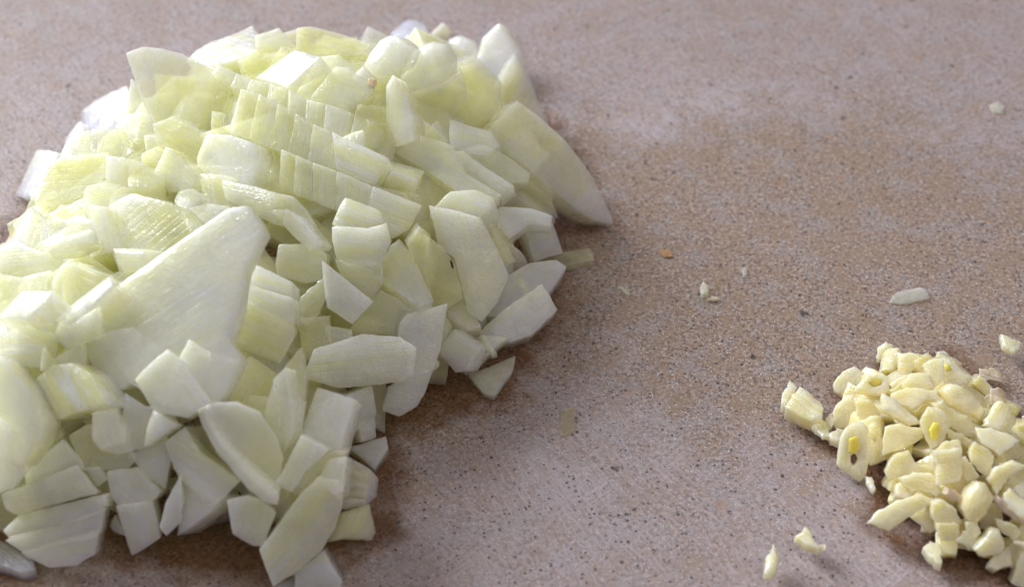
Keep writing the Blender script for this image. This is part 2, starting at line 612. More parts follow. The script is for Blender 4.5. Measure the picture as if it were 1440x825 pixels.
NORM = {'U': (0, .12, 1), 'B': (-.35, .3, .88), 'L': (-.6, -.15, .78), 'F': (0, -.74, .67), 'R': (.5, -.5, .7),
        'D': (.1, -.95, .3), 'X': (.75, -.55, .35), 'S': (-.5, -.13, .86), 'FL': (-.4, -.6, .7), 'FU': (0, -.4, .92), 'G': (0, 0, 1), 'K': (.2, -.85, .5)}


def frame(poly, heap, n, lift=0.0, t=6.0, anchor=None, off=0.0, fib=None):
    """plane of a piece's face: where the heap is under the piece's middle, at the tilt n; returns (outline in mm, matrix)."""
    cx, cy = sum(p[0] for p in poly) / len(poly), sum(p[1] for p in poly) / len(poly)
    cp = anchor or (cx, cy)
    if n == 'G':
        P0 = hit_z(cp, t * MM + .0001 + max(0, lift) * MM)
        N = Vector((RNG.uniform(-.02, .02), RNG.uniform(-.02, .02), 1)).normalized()
    else:
        P0 = heap.hit(cp)
        if n is None:
            hn = heap.normal(P0.x / MM, P0.y / MM)
            N = (hn * .6 - ray(cp) * .45 + Vector((RNG.gauss(0, .22), RNG.gauss(0, .16), RNG.gauss(0, .1)))).normalized()
        else:
            N = Vector(NORM[n] if isinstance(n, str) else n).normalized()
            if anchor is None:
                N = (N + Vector((RNG.gauss(0, .05), RNG.gauss(0, .05), 0))).normalized()
        P0 = P0 - ray(cp) * lift * MM
    P0 = P0 + N * off * MM
    if -N.dot(ray((cx, cy))) < .22:
        N = (N - ray((cx, cy)) * .3).normalized()

    def un(p):
        d = ray(p)
        return CAM + d * ((P0 - CAM).dot(N) / d.dot(N))
    W = [un(p) for p in poly]
    if n != 'G':
        low = min(v.z for v in W)
        if low < .0004:
            d = ray((cx, cy))
            P0 = P0 - d * min(.012, (.0006 - low) / -d.z)
            W = [un(p) for p in poly]
    C = sum(W, Vector()) / len(W)
    if fib is not None:
        a = un((cx, cy)); b = un((cx + 5 * math.cos(math.radians(fib)), cy + 5 * math.sin(math.radians(fib))))
        X = (b - a).normalized()
    else:
        best, X = -1, None
        for i in range(len(W)):
            e = W[(i + 1) % len(W)] - W[i]
            if e.length > best and e.length > 1e-6: best, X = e.length, e.normalized()
    Y = N.cross(X).normalized()
    X = Y.cross(N)
    R = Matrix((X, Y, N)).transposed().to_4x4()
    M = Matrix.Translation(C) @ R
    loc = [((v - C).dot(X) / MM, (v - C).dot(Y) / MM) for v in W]
    return loc, M


def clamp_floor(vs, M):
    inv = M.inverted()
    out = []
    for k, v in enumerate(vs):
        wv = M @ Vector((v[0] * MM, v[1] * MM, v[2] * MM))
        if wv.z < .0002:
            wv.z = .0002
            q = inv @ wv
            v = (q.x / MM, q.y / MM, q.z / MM)
        out.append(v)
    return out


COUNT = [0]
PLACED = []


def piece(view, s, label=None, n=None, t=6.0, tint=.35, lift=0.0, r=.13, grow=1.07, bulge=None, dome=0.0, veins=.6, name='onion_dice', parent=None,
          heap=ONION, mat=None, anchor=None, off=0.0, fib=None, taper=None, rough=.12, corner=.06, cat='onion piece',
          group='chopped onion pieces', hole=None, shift=(0, 0)):
    poly = pts(view, s) if isinstance(s, str) else s
    if label and parent is None:
        PLACED.append((sum(p[0] for p in poly) / len(poly), sum(p[1] for p in poly) / len(poly), heap is ONION, label))
    if heap is ONION and n != 'G' and parent is None:
        gx, gy = sum(p[0] for p in poly) / len(poly), sum(p[1] for p in poly) / len(poly)
        poly = [(gx + (p[0] - gx) * grow, gy + (p[1] - gy) * grow) for p in poly]
    loc, M = frame(poly, heap, n, lift, t, anchor, off, fib)
    COUNT[0] += 1
    sd = COUNT[0] * 3.37
    if hole:
        k = pts(view, hole)
        # hole outline into the same plane
        N = M.to_3x3() @ Vector((0, 0, 1)); C = M.translation
        inv = M.inverted()
        hl = []
        for p in k:
            d = ray(p)
            q = inv @ (CAM + d * ((C - CAM).dot(N) / d.dot(N)))
            hl.append((q.x / MM, q.y / MM))
        vs, fs = ring_solid(loc, hl, t, r, sd)
    else:
        if bulge is None: bulge = 0 if n == 'G' else .2 if parent is not None else RNG.uniform(0, .9)
        if taper is None: taper = RNG.uniform(.9, 1.04)
        vs, fs = solid(loc, t, r, bulge, RNG.uniform(-.35, .35), dome, taper, rough, sd, corner=corner, shift=shift)
    vs = clamp_floor(vs, M)
    o = mesh_obj(name, vs, fs, mat or ((ONION_M if t > 2.6 else THIN_M) if heap is ONION else GARLIC_M), M, parent)
    o['tint'] = float(tint)
    o['veins'] = float(veins)
    if parent is None:
        o['kind'] = 'thing'
        o['label'] = label; o['category'] = cat; o['group'] = group
    elif label:
        o['label'] = label
    return o


def empty(name, label, at, heap=ONION, cat='onion piece', group='chopped onion pieces'):
    e = bpy.data.objects.new(name, None)
    e.empty_display_size = .005
    COL.objects.link(e)
    PLACED.append((at[0], at[1], heap is ONION, label))
    q = heap.hit(at)
    e.matrix_basis = Matrix.Translation(Vector((q.x, q.y, max(0, q.z - .008))))
    e['kind'] = 'thing'
    e['label'] = label; e['category'] = cat; e['group'] = group
    return e


def W2(p):  # photo pixel from view
    return p


# ------------------------------------------------------------------ onion pieces one can make out, back of the heap first
S, D_, Z = 'onion_slab', 'onion_dice', 'onion_chip'
piece('A', '535,232 600,208 680,218 760,240 860,295 945,360 920,480 880,600 800,690 720,610 655,520 600,420 570,330', 'broad pale green onion sheet standing up at the back left of the heap', n='F', t=5, tint=.6, lift=2, name=S, bulge=1.2, veins=.3)
piece('A', '342,465 400,420 518,362 527,385 522,500 490,530 380,552 345,547', 'bright white onion dice on the back left edge of the heap, against the bare board', n='S', t=7, tint=.05, lift=3, veins=.2)
piece('A', '545,330 622,470 600,490 525,482 532,400', 'small white onion sliver between the bright white dice and the green sheet', n='F', t=4, tint=.1, lift=3, name=Z)
piece('A', '155,632 240,640 210,700 190,740 145,825 110,822 75,800', 'white cut end jutting out from the far left slope of the heap', n='L', t=7, tint=.05, lift=4, veins=.3)
piece('A', '195,690 260,655 440,638 447,770 360,795 230,840 150,830', 'yellow green slab lying behind the white cut end on the left slope', n='FU', t=6, tint=.75, lift=2, name=S)
piece('A', '262,615 275,570 330,505 348,550 320,600 250,655', 'pinkish white onion sliver peeping over the back left rim of the heap', n='L', t=4, tint=.1, lift=0, name=Z)
piece('A', '255,645 290,580 350,553 505,543 490,645 440,650 300,670', 'pale flat dice just below the pinkish sliver at the back left', n='U', t=6, tint=.35, lift=3)
piece('A', '512,492 600,475 637,490 645,570 560,580 500,548', 'pale little dice tucked under the tall green sheet', n='FU', t=6, tint=.4, lift=3)
piece('A', '640,520 720,488 840,550 855,590 810,700 740,645 655,605', 'greenish slab leaning below the foot of the tall green sheet', n='F', t=5, tint=.7, lift=3, name=S)
piece('A', '447,650 535,662 530,778 442,745', 'tiny upright white onion cube high on the left slope', n='FL', t=7, tint=.15, lift=6, r=.2, veins=.5)
piece('A', '535,665 600,688 680,715 672,748 620,775 535,770', 'small yellow green chip to the right of the tiny white cube', n='U', t=5, tint=.8, lift=3, name=Z)
piece('A', '690,615 722,628 815,725 800,780 700,790 640,720', 'pale slanting slab right of the tiny white cube', n='FL', t=5, tint=.45, lift=4, name=S)
piece('A', '362,772 440,755 530,785 560,850 380,880 350,820', 'pale yellow dice in front of the tiny white cube', n='U', t=6, tint=.55, lift=4)
piece('B', '45,565 130,568 225,598 250,700 205,790 100,800 5,740 0,660', 'dull smooth pale onion block left of the sliced row', n='FL', t=8, tint=.18, lift=3, bulge=1.0, veins=.2, r=.5)
piece('D', '722,30 740,5 800,-8 850,20 857,45 820,66 780,80 738,58', 'wet glistening rough onion chip lying above the biggest onion shell', n='U', t=2.5, tint=.1, lift=6, name=Z, rough=.35, corner=.5)

piece('B', '-40,250 0,215 60,185 150,150 213,112 243,152 235,225 180,245 60,275', 'long white onion slab along the back rim, left of the bright glossy cube', n='B', t=6, tint=.05, lift=0, name=S)
piece('B', '238,155 330,120 392,188 372,225 240,225', 'white dice at the right end of the long slab on the back rim', n='F', t=6, tint=.08, lift=1)
piece('B', '178,250 240,208 262,230 355,222 330,300 240,315 188,298', 'yellow green bit behind the bright glossy cube', n='F', t=5, tint=.85, lift=2)
piece('B', '413,120 470,115 600,150 700,188 660,225 540,240 470,240 410,232', 'striped pale green slab on the back rim at the middle of the heap', n='F', t=5, tint=.55, lift=1, name=S, veins=1)
piece('B', '395,210 497,240 365,357 238,320', 'bright glossy onion cube with a white mirror-like top near the back rim', n='S', t=9, tint=.02, lift=5, r=.25, veins=.3)
piece('B', '500,245 575,238 660,300 600,420 480,450 400,400', 'pale green slab sloping down right behind the bright glossy cube', n='FU', t=6, tint=.5, lift=3, name=S)
piece('B', '570,287 622,290 722,368 690,405 610,470 470,405', 'greenish translucent slab ending in the brown tipped bit', n='FU', t=5, tint=.6, lift=4, name=S)
bt = piece('B', '640,320 680,275 737,330 722,362 690,358', 'small brown tipped onion bit near the back rim', n='FU', t=3, tint=.1, lift=6, name=Z)
piece('B', '700,325 737,330 724,362 700,352', None, n='FU', t=1.5, tint=.8, lift=7.2, name='brown_tip', parent=bt, mat=TIP_M)
piece('B', '55,465 92,470 85,530 150,560 150,585 50,567', 'narrow yellow green sliver left of the sliced row', n='F', t=5, tint=.85, lift=2, name=Z)

# three rows of thin slices that still cling together
ra = empty('onion_wedge', 'upper row of thin onion slices still clinging together, nearest the bright glossy cube', (395, 140))
for k, s in enumerate(['75,265 155,300 130,362 50,310', '155,300 215,325 190,385 130,362', '215,325 290,345 280,420 190,385', '290,345 370,365 365,460 280,420',
                       '370,365 445,410 440,500 365,460', '445,410 525,430 515,535 440,500', '525,430 632,465 620,575 515,535', '632,465 765,540 715,612 620,575']):
    piece('B', s, None, n=(-.10 + .03 * k, -.45, .88), t=8, tint=(.45, .4, .42, .38, .36, .3, .08, .25)[k], lift=3, anchor=(395, 140), off=(0, .15, -.05, .15, .05, .2, .5, -.5)[k], name='slice', parent=ra, r=.22, bulge=0, rough=.1, corner=.15, veins=.8)
rb = empty('onion_wedge', 'middle row of thin onion slices clinging together, the longest of the three rows', (430, 190))
for k, s in enumerate(['130,360 172,365 125,547 80,532', '172,365 245,385 205,575 125,547', '245,385 325,425 290,612 205,575', '325,425 400,470 365,640 290,612',
                       '400,470 470,512 450,672 365,640', '470,512 550,545 568,702 450,672', '550,545 787,655 722,767 568,702']):
    piece('B', s, None, n=((-.75, -.2, .6) if k == 0 else (-.05, -.62, .78)), t=8, tint=(.35, .5, .42, .5, .4, .3, .06)[k], lift=7, anchor=(430, 190), off=(.2, 0, .2, .05, .22, .1, .5)[k], name='slice', parent=rb, r=.22, bulge=0, rough=.1, corner=.15, veins=.8)
rc = empty('onion_wedge', 'lowest row of onion slices clinging together, running down to the long dull slab', (470, 245))
for k, s in enumerate(['245,590 340,617 330,780 240,735', '340,617 400,640 390,807 330,780', '400,640 470,672 470,832 390,807', '470,672 570,706 560,872 470,832',
                       '570,706 720,770 690,902 560,872', '720,770 925,850 870,952 800,990 690,902']):
    piece('B', s, None, n=((-.7, -.3, .6) if k == 0 else (.05, -.68, .7)), t=8, tint=(.45, .6, .5, .45, .4, .22)[k], lift=4.5, anchor=(470, 245), off=(.2, .2, .05, .22, .05, .2)[k], name='slice', parent=rc, r=.22, bulge=0, rough=.1, corner=.15, veins=.7)

# white knobbly group at the back right
piece('C', '15,160 60,120 100,83 160,93 187,140 180,185 130,205 70,190', 'uppermost white lump of onion on the back right crest', n='B', t=7, tint=-.3, lift=2, r=1.2, veins=.2, rough=.3)
piece('C', '-85,270 -20,165 50,150 95,190 130,205 110,270 50,320 0,345 -45,330', 'white creased lump below the uppermost lump on the crest', n='FL', t=8, tint=-.25, lift=4, r=1.5, bulge=1.5, veins=.3, rough=.35)
piece('C', '185,152 245,97 277,130 266,165 200,185', 'small pale green tip poking up behind the back right crest', n='F', t=5, tint=.55, lift=0)
piece('C', '258,165 310,148 360,168 380,210 372,270 300,295 285,210', 'rounded white knob at the right of the crest', n='FL', t=7, tint=-.25, lift=1, r=1.8, dome=.8, veins=.2)
piece('C', '120,210 200,176 265,192 297,240 292,305 250,365 170,390 90,405 65,345 90,280', 'large smooth domed white onion piece on the back right crest', n='F', t=8, tint=.12, lift=5, r=2.0, bulge=2.0, dome=.8, veins=.3)
piece('C', '300,285 378,240 480,345 475,480 440,555 300,515 330,400', 'translucent greenish slab in the hollow under the rounded white knob', n='K', t=5, tint=.75, lift=1, name=S, veins=.3)
piece('C', '95,395 250,350 315,300 340,400 260,520 210,580 130,570', 'yellowish translucent slab in the hollow under the domed white piece', n='K', t=5, tint=.9, lift=1, name=S, veins=.3)
piece('C', '475,106 520,165 547,210 552,250 545,310 480,362 445,365 370,282 400,220 415,165', 'pointed white onion peak at the back right of the heap', n='FL', t=5, tint=.03, lift=3, name=S, veins=.2)
piece('C', '545,225 600,330 640,440 690,540 620,560 560,480 480,500 440,400 480,340', 'pale slab below the white peak, running down the right back edge', n='R', t=6, tint=.4, lift=1, name=S)
piece('C', '22,370 48,325 92,400 122,500 128,580 60,605 15,575', 'tall narrow pale wedge below the white creased lump', n='FL', t=6, tint=.3, lift=4, name=S, bulge=1.2)
piece('C', '443,560 560,438 640,500 740,592 800,670 850,740 930,890 938,912 860,900 790,860 700,790 580,690 460,605', 'big long onion slab sticking out farthest right and pointing down to the board', n='R', t=7, tint=.38, lift=5, name=S, bulge=1.0, veins=.4)
piece('C', '278,500 440,553 475,605 420,640 330,630 280,610', 'pale dice left of the long slab that sticks out right', n='FU', t=6, tint=.3, lift=5)
piece('C', '325,628 430,608 520,660 597,715 592,748 510,760 420,702', 'front slice of three pale slices left of the long jutting slab', n='FU', t=5, tint=.35, lift=7, name=S, fib=35)
piece('C', '222,642 330,630 420,702 530,772 475,805 340,722', 'middle one of three pale slices left of the long jutting slab', n='FU', t=5, tint=.3, lift=5.5, name=S, fib=35)
piece('C', '40,625 140,568 290,612 340,722 475,805 400,850 300,790 180,705', 'broadest and leftmost of three pale slices left of the long jutting slab', n='FU', t=5, tint=.55, lift=3.5, name=S, fib=35)
piece('C', '560,755 600,735 700,800 690,830 720,900 640,900 580,850', 'greenish block in the shade under the long jutting slab', n='D', t=6, tint=.7, lift=0)

# left slope
piece('D', '60,192 90,120 130,68 205,115 275,95 255,185 190,205 110,232', 'pale rough onion lump on the far left rim, above the thin crescent chip', n='U', t=7, tint=.15, lift=3, rough=.3)
piece('D', '193,222 240,190 300,178 375,157 402,212 330,245 250,258 210,252', 'thin crescent shaped onion chip with a bright rim on the left slope', n='FU', t=3, tint=.4, lift=7, name=Z, r=.25)
piece('D', '378,62 450,68 472,170 503,225 440,248 405,180 385,115', 'narrow white upright strip right of the thin crescent chip', n='FL', t=6, tint=.12, lift=4, name=S)
piece('D', '268,125 320,100 388,120 412,190 400,215 300,200', 'white patchy dice behind the thin crescent chip', n='FL', t=6, tint=.12, lift=3)
piece('D', '-20,240 60,200 115,230 195,255 205,335 60,350 -20,340', 'pale block at the left edge of the picture, below the rough lump', n='FL', t=8, tint=.25, lift=3, bulge=1)
piece('D', '-20,335 90,360 205,330 215,415 95,440 -20,500', 'pale green dice above the shiny wet cube at the left edge', n='FU', t=7, tint=.45, lift=2)
piece('D', '95,412 208,412 180,460 107,527 -10,522 30,480', 'shiny wet onion cube with a glistening top at the left edge', n='S', t=9, tint=.05, lift=7, r=.25, veins=.4)
ly = empty('onion_wedge', 'yellow green layered onion wedge with curved rings left of the biggest shell', (105, 405))
for k, s in enumerate(['215,378 262,300 300,296 262,390 262,470 226,500', '262,300 330,290 320,400 330,450 262,475 255,390', '325,292 420,332 402,402 330,450 312,390']):
    piece('D', s, None, n=(-.3, -.6, .72), t=6, tint=(.55, .7, .6)[k], anchor=(105, 405), lift=5, off=(.9, .3, -.4)[k], name='layer', parent=ly, bulge=.4)
piece('D', '250,533 450,352 476,400 390,480 290,556', 'long white onion strip with a shiny upper face left of the biggest shell', n='S', t=8, tint=.03, lift=8, name=S, r=.25)
piece('D', '232,592 250,540 290,556 405,480 418,600 340,625 280,642', 'pale slab directly beneath the long shiny white strip', n='F', t=5, tint=.2, lift=7, name=S)

# the biggest shell and the layers on it
hero = empty('onion_shell', 'biggest onion shell, a broad smooth pale sheet sloping down the middle of the heap', (255, 430))
HN = (-.24, -.53, .81)
piece('D', '395,485 480,400 640,288 800,178 960,75 1030,65 1090,140 1108,190 1030,340 1005,500 960,620 1005,690 930,830 850,900 700,890 560,800 470,700 420,600', None, n=HN, t=2.7, tint=.48, anchor=(255, 430), lift=7.5, name='shell_sheet', mat=SHELL_M, parent=hero, bulge=1.8, fib=-33, veins=.3, rough=.12)
piece('D', '395,483 480,400 530,470 520,560 470,585 420,570', None, n=(-.5, -.5, .7), t=4, tint=.55, anchor=(255, 430), lift=9, off=.6, name='layer', mat=SHELL_M, parent=hero, fib=60, veins=1.2)
piece('D', '415,590 470,575 560,560 640,640 600,740 525,815 470,822 340,660 370,620', None, n=(-.3, -.62, .72), t=4, tint=.35, anchor=(255, 430), lift=9, off=1.2, name='layer', mat=SHELL_M, parent=hero, bulge=1, veins=.3)
piece('D', '560,778 640,700 695,650 760,700 830,800 880,870 780,935 640,910', None, n=(-.1, -.62, .78), t=3.5, tint=.45, anchor=(255, 430), lift=9.5, off=2.0, name='layer', mat=SHELL_M, parent=hero, bulge=1, veins=.3)
piece('D', '700,765 785,610 850,655 1000,700 925,832 860,850 790,810', None, n=(.05, -.62, .78), t=3.5, tint=.4, anchor=(255, 430), lift=9.5, off=1.0, name='layer', mat=SHELL_M, parent=hero, bulge=1, veins=.3)
piece('D', '460,60 560,18 720,60 805,150 640,290 520,340 480,245', 'smooth pale slab half hidden behind the upper edge of the biggest shell', n='FL', t=6, tint=.42, lift=3, name=S, bulge=1.2, veins=.8)
piece('D', '470,237 600,240 598,312 520,336 498,300', 'small pale dice at the upper left edge of the biggest shell', n='FL', t=6, tint=.4, lift=6)
piece('D', '755,85 860,55 945,60 880,115 790,165', 'white dice tucked behind the top corner of the biggest shell', n='U', t=6, tint=.1, lift=4)
piece('D', '168,735 182,645 237,715 200,740', 'tiny yellow green triangle at the lower left of the biggest shell', n='F', t=3, tint=1.0, lift=7, name=Z)
piece('D', '225,700 350,620 365,740 460,840 400,880 300,760', 'pale yellow slab beneath the lower left edge of the biggest shell', n='F', t=6, tint=.6, lift=5, name=S)
piece('D', '165,780 230,725 300,715 375,760 445,880 300,915 245,937 213,890', 'white onion dice with fanning veins near the left edge', n='FL', t=7, tint=.06, lift=7, veins=1.6, fib=60)
piece('D', '-20,585 85,585 168,640 172,722 50,720 -20,665', 'pale dice below the shiny wet cube at the left edge', n='F', t=6, tint=.3, lift=5)
piece('D', '80,562 160,545 232,602 228,690 172,722 90,605', 'translucent pale slab under the right side of the shiny wet cube', n='K', t=5, tint=.5, lift=5, name=S)
piece('G', '-30,-125 45,-112 115,0 180,140 160,230 105,320 20,260 -30,100', 'large pale onion shell at the left edge with a greenish right side', n='FL', t=5, tint=.6, lift=6, name='onion_shell', mat=SHELL_M, bulge=2, veins=.3)
piece('G', '-30,130 60,180 112,330 55,405 -30,440', 'white lower shell at the left edge, above the four layered chunk', n='F', t=5, tint=.3, lift=7, name='onion_shell', mat=SHELL_M, bulge=1.2, veins=.3)
piece('G', '150,30 200,130 260,200 120,330 100,320 170,180', 'yellowish slab between the large left shell and the dice with fanning veins', n='K', t=5, tint=.7, lift=3, name=S)

piece('P', '282,246 332,252 330,292 288,292', 'yellowish dice deep in the dip beside the wet glistening chip', n='FU', t=6, tint=.6, lift=1)
piece('P', '420,450 462,446 466,502 428,506', 'yellow green dice deep in the dip below the white kite shaped dice', n='F', t=6, tint=.8, lift=1)

# middle of the heap
piece('E', '52,75 180,100 252,125 255,200 245,245 140,190 65,150', 'pale green slab under the lowest row of slices with a bright upper edge', n='FL', t=5, tint=.5, lift=5, name=S)
piece('E', '250,200 312,193 372,235 447,330 440,347 395,357 330,295', 'thin white wedge pointing down right beside the biggest shell', n='FL', t=4, tint=.05, lift=7, name=Z)
piece('E', '248,122 332,140 380,190 420,255 418,300 372,235 310,192 255,178', 'pale curved strip above the thin white wedge', n='F', t=4, tint=.4, lift=5, name=S)
eb = empty('onion_dice', 'chunky centre onion block with a pale green top layer, below the lowest slice row', (510, 335))
piece('E', '490,250 545,137 692,195 712,250 640,275 520,268', None, n=(-.1, -.4, .9), t=6, tint=.55, anchor=(510, 320), lift=8.5, off=1.2, name='layer', parent=eb, r=.3, bulge=.5)
piece('E', '492,262 520,258 640,268 714,245 737,322 695,420 640,430 560,412 512,400 495,320', None, n=(-.05, -.75, .65), t=7, tint=.12, anchor=(510, 330), lift=8.5, off=.8, name='layer', parent=eb, r=.3, bulge=.8)
piece('E', '510,400 560,405 695,415 698,490 655,562 540,485', 'greenish slab directly below the chunky centre block', n='K', t=6, tint=.6, lift=6, name=S)
ec = empty('onion_dice', 'thick dice of stacked layers with a pale green lower face beside the biggest shell', (370, 440))
piece('E', '168,413 325,490 328,560 150,505', None, n=(-.15, -.55, .82), t=7, tint=.05, anchor=(370, 430), lift=9, off=1.0, name='layer', parent=ec, bulge=.2)
piece('E', '150,503 328,557 332,665 138,572', None, n=(-.15, -.62, .76), t=7, tint=.1, anchor=(370, 430), lift=9, off=1.4, name='layer', parent=ec, bulge=.2)
piece('E', '138,570 332,662 342,716 278,826 78,752 88,680', None, n=(-.05, -.85, .52), t=7, tint=.55, anchor=(370, 430), lift=9, off=1.8, name='layer', parent=ec, bulge=.6)
piece('E', '262,420 275,338 380,338 462,375 462,475 380,492 268,462', 'translucent greyish block between the biggest shell and the white kite shaped dice', n='F', t=7, tint=.45, lift=4, r=.5)
piece('E', '368,555 460,468 468,545 432,620 392,672 332,642 335,590', 'pale green dice with a sparkling wet edge right of the stacked dice', n='F', t=7, tint=.6, lift=4, rough=.35)
piece('E', '455,408 560,490 657,570 575,657 475,592', 'flat white kite shaped onion dice in the middle of the heap', n='F', t=4, tint=.03, lift=8, veins=.2)
piece('E', '570,692 692,530 760,565 832,612 770,712 700,702 600,712', 'translucent green roof shaped slab right of the white kite shaped dice', n='F', t=5, tint=.75, lift=4, name=S, veins=.3)
piece('E', '703,402 770,330 822,390 905,562 850,595 760,530 700,480', 'wet sparkling wedge beside the dark yellow onion heart', n='FU', t=6, tint=.5, lift=6, rough=.35)
ht = empty('onion_heart', 'folded dark yellow onion heart with blackish flecks behind the tall pale slab', (600, 395))
piece('E', '800,330 852,258 900,300 880,400 905,560 850,480', None, n='K', t=5, tint=.95, anchor=(600, 395), lift=4, off=0, name='fold', parent=ht, bulge=1.2, fib=65, veins=1)
piece('E', '870,290 940,340 1000,420 1022,560 960,600 900,560 880,420', None, n=(.4, -.75, .5), t=5, tint=1.1, anchor=(600, 395), lift=4, off=.6, name='fold', parent=ht, bulge=1.4, fib=65, veins=1)
piece('E', '700,490 760,530 860,590 1010,570 940,640 830,620 740,560', None, n='K', t=5, tint=1.1, anchor=(600, 395), lift=2, off=-.5, name='fold', parent=ht, bulge=.8)
for s in ('979,402 987,396 994,412 996,436 989,432 983,416', '812,604 836,601 856,607 842,612 824,610'):
    piece('E', s, None, n=(.3, -.75, .5), t=.5, tint=.5, anchor=(600, 395), lift=6.2, off=.9, name='dark_fleck', parent=ht, mat=DARK_M)
piece('F', '108,470 130,440 265,407 240,560 190,700 165,742 105,776 50,757 70,680 130,640 135,580 100,510', 'long translucent slab standing on the board at the right front edge', n=(.1, -.75, .65), t=4, tint=.2, lift=7, name=S, veins=.3, bulge=.6)
piece('P', '432,530 446,492 510,472 560,476 582,490 576,528 555,536 480,543', 'long whitish block lying across the front of the long translucent slab', n='F', t=7, tint=.15, lift=9, name=S)
piece('E', '460,670 570,690 580,735 490,750', 'small pale dice under the translucent green roof shaped slab', n='F', t=5, tint=.35, lift=4)

# right side
piece('F', '218,60 300,75 385,100 440,200 482,290 440,380 390,442 345,412 300,230 250,200', 'tall broad pale slab leaning on the right slope, in front of the onion heart', n=(.2, -.72, .66), t=5, tint=.25, lift=8, name=S, veins=.4, bulge=1)
piece('F', '220,62 285,3 375,-8 437,20 443,60 392,98 300,75', 'smooth pale chunk perched above the tall broad slab', n='FU', t=8, tint=.3, lift=7, r=1.0)
piece('F', '415,102 460,55 560,58 636,85 630,122 560,112 490,162 452,122', 'white curved arch shaped onion piece on the right edge', n='FU', t=4, tint=.1, lift=6, name=S, r=.5)
piece('F', '545,135 640,108 672,212 580,240', 'dim upright slab standing on the board behind the white arch', n='R', t=4, tint=.25, lift=2, name=S)
piece('F', '550,258 640,215 775,195 790,237 700,257 600,268', 'thin pale green strip lying out on the board at the right edge', n='G', t=1.8, tint=.5, lift=0, name=Z)
piece('F', '428,112 462,150 512,240 490,248 440,170', 'narrow yellow sliver hanging under the white arch', n='R', t=3, tint=.85, lift=4, name=Z)
piece('F', '410,432 490,300 560,260 650,247 684,266 625,357 590,345 540,392 470,430', 'flat white translucent piece behind the big wet wedge on the board', n=(0, -.3, .95), t=4, tint=.15, lift=3, name=S, veins=.4)
piece('F', '380,500 470,420 600,330 652,415 560,502 480,527', 'big wet translucent wedge resting on the board at the right foot of the heap', n=(.1, -.5, .85), t=7, tint=.12, lift=6, name=S, rough=.3, veins=.3)
piece('F', '248,562 300,486 382,545 342,622 300,630', 'small white wet dice at the right foot, beside the long translucent slab', n='FL', t=6, tint=.05, lift=5)
piece('F', '338,625 385,545 405,510 478,515 430,562 360,625', 'thin pale piece leaning between the small white dice and the big wet wedge', n='FU', t=3, tint=.2, lift=2, name=Z)
piece('F', '385,510 402,504 447,565 430,572', 'tiny bright sliver on the thin pale piece at the right foot', n='U', t=1.2, tint=.3, lift=6, name=Z)
piece('F', '345,642 512,575 505,622 437,717 400,707', 'flat triangular onion flake lying alone on the board at the right foot', n='G', t=2.0, tint=.12, lift=0, name=Z, veins=.2)
piece('F', '209,600 240,594 243,612 226,630', 'white crumb at the edge of the long translucent slab', n='F', t=2.5, tint=.05, lift=8, name='onion_crumb')
piece('F', '240,545 265,440 287,480 258,575', 'narrow yellowish sliver right of the long translucent slab', n='R', t=4, tint=.6, lift=2, name=Z)
piece('F', '270,432 320,388 362,430 388,475 330,490', 'low dice in the shadow below the tall broad slab', n='FU', t=5, tint=.4, lift=0)
piece('F', '519,311 535,305 564,346 542,357', 'tiny pale green shred on top of the flat white piece', n='U', t=1.0, tint=.6, lift=6.5, name=Z)

# front
piece('G', '295,200 360,158 510,150 555,300 520,335 350,335', 'yellow green slab under the little square cube at the front left', n='F', t=6, tint=.7, lift=5, name=S)
piece('G', '385,110 480,93 522,190 516,226 415,252 385,215', 'little square pale cube with a bright rim at the front left', n='F', t=6, tint=.12, lift=9, r=.5)
piece('G', '510,170 522,30 600,80 700,88 733,152 610,237 500,268 425,250', 'pale smooth slab right of the little square cube', n='F', t=5, tint=.3, lift=7, name=S, veins=.2)
piece('G', '640,88 733,153 608,237', 'white triangular cut face at the right end of the pale smooth slab', n='FL', t=3, tint=.05, lift=9, name=Z)
piece('G', '543,275 690,200 702,300 682,412 600,352', 'pale grey dice left of the white leaning block at the front', n='F', t=6, tint=.1, lift=5)
piece('G', '695,235 770,170 830,268 985,380 905,465 840,470 730,340', 'white leaning block under the hollow leaf shaped shell', n='F', t=6, tint=.15, lift=6, veins=.6)
piece('G', '728,330 780,360 850,430 905,455 870,505 800,562 742,602 760,430', 'wide white cut face at the front foot, left of the square front block', n='FL', t=7, tint=.05, lift=5, veins=.4)
sh = empty('onion_shell', 'hollow leaf shaped onion shell with a thick pale rim at the front', (345, 630))
SN = (.05, -.78, .62)
piece('H', '85,185 125,170 210,168 295,200 352,290 377,370 362,430 357,520 262,450 150,320 100,240', None, n=SN, t=3, tint=.55, anchor=(345, 630), lift=9, name='shell_sheet', mat=SHELL_M, parent=sh, bulge=-1.6, fib=40, veins=.3)
piece('H', '68,192 88,180 112,215 155,290 245,385 358,490 356,532 320,525 260,482 140,345 92,255', None, n=(-.3, -.7, .65), t=3.2, tint=.5, anchor=(345, 630), lift=10, off=1.2, name='rim', parent=sh, bulge=.3, veins=.2)
piece('G', '745,368 757,480 742,560 690,607 668,570 688,480', 'slim white leaf shaped sliver at the front foot', n='F', t=3, tint=.15, lift=8, name=Z)
gb = empty('onion_dice', 'tall white onion block standing at the front foot, right of the layered chunk', (190, 715))
piece('G', '443,345 570,330 668,430 640,462 625,470 490,492 460,450', None, n=(-.05, -.72, .69), t=6, tint=.15, anchor=(190, 700), lift=7, off=.4, name='layer', parent=gb, bulge=.3)
piece('G', '478,490 630,464 667,620 600,665 545,697 505,570', None, n=(.05, -.85, .5), t=7, tint=.04, anchor=(190, 700), lift=7, off=.9, name='layer', parent=gb, bulge=.2)
lc = empty('onion_wedge', 'chunk of four stepped onion layers at the lower left front corner', (75, 725))
